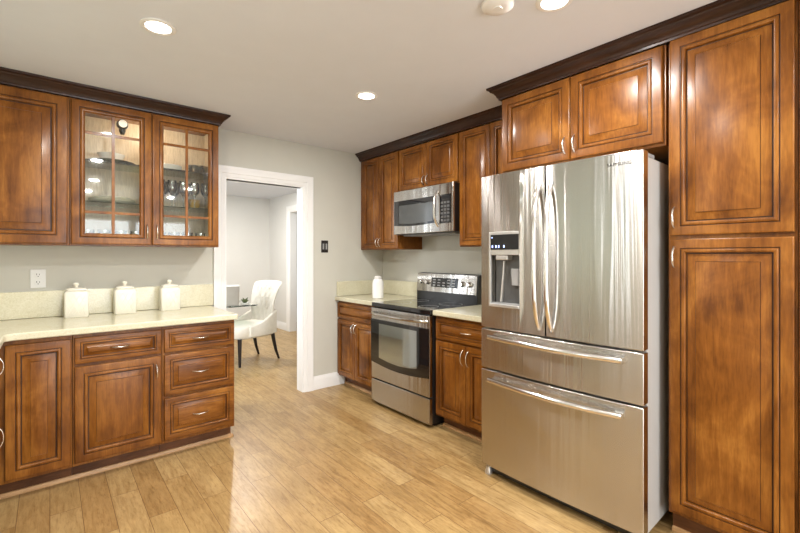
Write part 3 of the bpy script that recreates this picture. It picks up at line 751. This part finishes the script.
# ------------------------------------------------------------------ ceiling fittings
cans = [((0.405, 2.318), 'round recessed ceiling light above the glass fronted cabinet run'), ((1.691, 2.382), 'round recessed ceiling light in front of the range wall'),
        ((1.695, 0.970), 'round recessed ceiling light at the top picture edge near the smoke detector'), ((0.42, 0.97), None), ((0.5, -0.6), None), ((1.75, -0.6), None), ((0.5, -1.9), None), ((1.75, -1.9), None)]  # rearmost pair added out of view for more fill
def can(x, y, label, power, color):
    c = thing('recessed_light', label, 'ceiling light', (x, y, H), 0, 'recessed ceiling lights')
    m = MB(); m.lathe([(0.078, -0.0005), (0.078, -0.004), (0.070, -0.008), (0.056, -0.006), (0.054, -0.0005), (0.078, -0.0005)], (0, 0, 0), 36, cap=False)
    m.build('trim_ring', 'trim', c)
    MB().lathe([(0.053, -0.001), (0.050, -0.0045), (0.001, -0.0055)], (0, 0, 0), 32).build('lens', 'lens', c)
    l = bpy.data.lights.new('recessed_light_glow', 'AREA'); l.shape = 'DISK'; l.size = 0.10; l.energy = power; l.color = color
    o = bpy.data.objects.new('recessed_light_glow', l); COL.objects.link(o); o.parent = c; o.location = (0, 0, -0.010)
    return c
for (x, y), lab in cans:
    can(x, y, lab or 'round recessed ceiling light behind the viewpoint, outside the picture', CAN_POWER, CAN_COLOR)
can(2.16, 6.34, 'round recessed ceiling light in the dining room beyond the doorway', DINING_CAN_POWER, (1, 0.95, 0.88))
sd = thing('smoke_detector', 'flat white round smoke detector on the ceiling', 'smoke detector', (1.522, 1.143, H))
MB().lathe([(0.070, -0.0005), (0.072, -0.004), (0.070, -0.012), (0.060, -0.019), (0.03, -0.021)], (0, 0, 0), 36).build('cover', 'trim', sd)
MB().lathe([(0.020, -0.021), (0.019, -0.024)], (0, 0, 0), 20).build('button', 'plate', sd)

# ------------------------------------------------------------------ dishes behind the glass
def plates(x, y, z, rs, label, mat='white_ceramic'):
    for k, r in enumerate(rs):
        o = MB().lathe([(r*0.55, 0.0), (r*0.6, 0.003), (r*0.95, 0.014), (r, 0.018), (r*0.985, 0.020), (r*0.9, 0.016), (r*0.55, 0.006), (0.001, 0.005)], (0, 0, 0), 32).build('plate', mat)
        o.location = (x, y, z + 0.001 + k*0.0125)
        tag(o, label[k], 'plate', 'plates in the glass cabinet')
yc = YU + 0.17
plates(0.345, yc, SH[0], (0.145, 0.142, 0.110), ['wide cream plate at the bottom of the stack on the lower glass shelf', 'wide cream plate second in the stack on the lower glass shelf', 'smaller cream plate topping the stack on the lower glass shelf'], 'ceramic')
plates(0.340, yc, SH[1], (0.150,), ['wide silver platter lying on the upper shelf behind the first glazed door'], 'silver_ware')
plates(0.70, yc, SH[1], (0.105, 0.103, 0.101), ['bottom white plate of the stack above the wine glasses', 'middle white plate of the stack above the wine glasses', 'top white plate of the stack above the wine glasses'])
def bowl(x, y, z, r, h, mat, label):
    o = MB().lathe([(r*0.45, 0.0), (r*0.5, 0.004), (r*0.8, h*0.4), (r, h), (r*0.96, h), (r*0.76, h*0.42), (r*0.4, 0.010), (0.001, 0.008)], (0, 0, 0), 32).build('bowl', mat)
    o.location = (x, y, z+0.001); tag(o, label, 'bowl'); return o
bowl(0.340, yc, SH[1]+0.021, 0.085, 0.055, 'white_ceramic', 'white bowl resting on the silver platter behind the glass')
bowl(0.92, yc, SH[1], 0.085, 0.065, 'silver_ware', 'silver bowl on the upper shelf above the wine glasses')
o = bowl(0.915, yc+0.075, SH[0], 0.045, 0.085, 'amber', 'amber cup on the lower shelf behind the wine glasses')
wg = MB().lathe([(0.033, 0.0), (0.033, 0.002), (0.006, 0.006), (0.004, 0.012), (0.004, 0.085), (0.010, 0.095), (0.030, 0.120), (0.036, 0.150), (0.033, 0.190), (0.030, 0.205), (0.0285, 0.205), (0.0315, 0.190), (0.0345, 0.150), (0.028, 0.121), (0.001, 0.100)], (0, 0, 0), 24).build('wine_glass', 'glassware')
first = True
for x, y in ((0.64, yc-0.06), (0.72, yc-0.06), (0.80, yc-0.06), (0.88, yc-0.06), (0.96, yc-0.06), (0.68, yc+0.04), (0.76, yc+0.04), (0.84, yc+0.03)):
    g = wg if first else wg.copy()
    if not first: COL.objects.link(g)
    first = False
    g.location = (x, y, SH[0]+0.001); tag(g, 'clear stemmed wine glass on the lower shelf of the glass cabinet', 'wine glass', 'wine glasses in the cabinet')
tg = MB().lathe([(0.030, 0.0), (0.036, 0.008), (0.040, 0.09), (0.0385, 0.09), (0.034, 0.012), (0.001, 0.010)], (0, 0, 0), 20).build('tumbler', 'glassware')
first = True
for x in (0.20, 0.295, 0.39, 0.485, 0.64, 0.735, 0.83, 0.925):
    g = tg if first else tg.copy()
    if not first: COL.objects.link(g)
    first = False
    g.location = (x, yc-0.05, ZU0+0.0225); tag(g, 'clear glass tumbler on the floor of the glass cabinet', 'tumbler', 'tumblers in the cabinet')

# ------------------------------------------------------------------ dining room furniture
ch = thing('dining_chair', 'cream tufted dining chair with curved black legs in the next room', 'chair', (2.00, 5.43, 0), -75)
# seat
m = MB()
def sup(hx, hy, z, n=4.0, k=28):
    o = []
    for i in range(k):
        a = 2*math.pi*i/k; cx, sy = math.cos(a), math.sin(a)
        o.append((hx*math.copysign(abs(cx)**(2/n), cx), hy*math.copysign(abs(sy)**(2/n), sy), z))
    return o
m.rings([sup(0.235, 0.245, 0.335), sup(0.25, 0.26, 0.35), sup(0.255, 0.265, 0.42), sup(0.255, 0.265, 0.47), sup(0.235, 0.245, 0.495), sup(0.15, 0.16, 0.508), sup(0.02, 0.02, 0.512)])
for v in m.bm.verts: v.co.y = v.co.y*1.16 - 0.045
m.build('seat', 'linen', ch, smooth=80)
# flared tufted back, waisted at the seat and rolled outward at the top
NU, NV = 33, 18
m = MB()
def shell(u, v, inner):
    a = abs(u)
    hw = 0.205 + 0.075*v**1.4
    top = 1.025 - 0.025*a**4
    z = 0.40 + (top-0.40)*v
    y = 0.215 + 0.085*v + 0.075*max(0, v-0.55)**2/0.2025 - 0.085*a**2.2*(0.45+0.55*v)
    if inner:
        y -= 0.062*(1 - 0.35*v) * (1 - 0.75*a**6)
        y += 0.012*math.cos(u*15)*math.cos(v*20)*(1 - a**4)
        if v > 0.97: z -= 0.004
    return (hw*u, y, z)
rgs = []
for i in range(NU):
    u = -1 + 2*i/(NU-1)
    rgs.append([shell(u, v/NV, False) for v in range(NV+1)] + [shell(u, v/NV, True) for v in range(NV, -1, -1)])
m.rings(rgs)
m.build('backrest', 'linen', ch, smooth=70)
for sx in (-1, 1):
    m = MB(); rgs = []
    for k in range(11):
        t = k/10; y = 0.235 - 0.42*t; zt = 0.490 + 0.17*(1-t)**1.6; x = sx*(0.205 + 0.052*math.sin(math.pi*min(1, t*1.3+0.12)*0.6))
        rgs.append([(x-0.022, y, 0.36), (x+0.022, y, 0.36), (x+0.024, y, zt-0.02), (x+0.010, y, zt), (x-0.010, y, zt), (x-0.024, y, zt-0.02)])
    m.rings(rgs); m.build('side_wing', 'linen', ch, smooth=60)
m = MB()
for iu in (-0.42, -0.14, 0.14, 0.42):
    for v in (0.45, 0.65, 0.85):
        p = shell(iu, v, True); m.lathe([(0.011, -0.002), (0.009, -0.008), (0.002, -0.011)], (p[0], p[1], p[2]), 10, axis='y')
m.build('tufting_button', 'linen', ch)
for sx in (-1, 1):
    MB().tube([(sx*0.20, 0.20, 0.345), (sx*0.205, 0.215, 0.25), (sx*0.21, 0.245, 0.12), (sx*0.215, 0.29, 0.0)], [0.026, 0.024, 0.019, 0.014], 10).build('leg', 'ebony', ch)
    MB().tube([(sx*0.205, -0.29, 0.345), (sx*0.205, -0.29, 0.2), (sx*0.205, -0.29, 0.0)], [0.026, 0.022, 0.015], 10).build('leg', 'ebony', ch)
tb = thing('dining_table', 'glass topped dining table behind the counter end in the next room', 'table', (1.33, 5.735, 0))
m = MB(); m.rings([rr(0.68, 0.58, 0.738, 0.06), rr(0.685, 0.585, 0.742, 0.06), rr(0.685, 0.585, 0.748, 0.06), rr(0.68, 0.58, 0.752, 0.06)])
m.build('table_top', 'shelf_glass', tb, smooth=40)
MB().lathe([(0.26, 0.0), (0.26, 0.02), (0.06, 0.05), (0.045, 0.12), (0.045, 0.62), (0.12, 0.72), (0.12, 0.737)], (-0.05, 0.0, 0), 28).build('pedestal', 'ebony', tb)
bxo = thing('planter_box', 'taupe square planter box on the glass dining table', 'planter', (1.735, 5.30, 0.753), -20)
MB().rings([rr(0.072, 0.072, 0.0, 0.006), rr(0.080, 0.080, 0.235, 0.006), rr(0.072, 0.072, 0.235, 0.006), rr(0.066, 0.066, 0.03, 0.006)]).build('box', 'taupe', bxo, smooth=40)
MB().rings([rr(0.084, 0.084, 0.2355, 0.006), rr(0.084, 0.084, 0.247, 0.006), rr(0.070, 0.070, 0.247, 0.006), rr(0.070, 0.070, 0.2355, 0.006)], True, False, False).build('rim', 'white_ceramic', bxo, smooth=40)
pt = thing('small_plant', 'small green plant in a shallow dish on the dining table', 'plant', (1.875, 5.27, 0.753))
MB().lathe([(0.035, 0.0), (0.05, 0.02), (0.047, 0.022), (0.03, 0.008)], (0, 0, 0), 20).build('dish', 'white_ceramic', pt)
m = MB()
for k in range(16):
    a = k*2.4; r = 0.02 + 0.05*random.random(); h = 0.03 + 0.04*random.random()
    p0 = Vector((0.01*math.cos(a), 0.01*math.sin(a), 0.012)); p2 = Vector((r*math.cos(a), r*math.sin(a), 0.02+h)); p1 = (p0+p2)/2 + Vector((0, 0, 0.02))
    m.tube([p0, p1, p2], [0.004, 0.009, 0.001], 6)
m.build('leaves', 'leaf', pt)

# curtains at the sink window
cu = thing('curtain', 'pale pleated curtain over the sink window, seen mirrored in the refrigerator', 'curtain', (XL+0.035, 2.28, 0))
m = MB(); rgs = []
n = 120
for z in (1.16, 1.5, 1.9, 2.26):
    rgs.append([(0.018*math.sin(i*0.55) + 0.0, -0.60 + 1.06*i/n, z) for i in range(n+1)])
m.rings(rgs, False, False, False)
m.build('cloth', 'curtain', cu, smooth=80, recalc=False)
MB().tube([(0, -0.98, 2.275), (0, 0.42, 2.275)], 0.012).build('rod', 'nickel', cu)
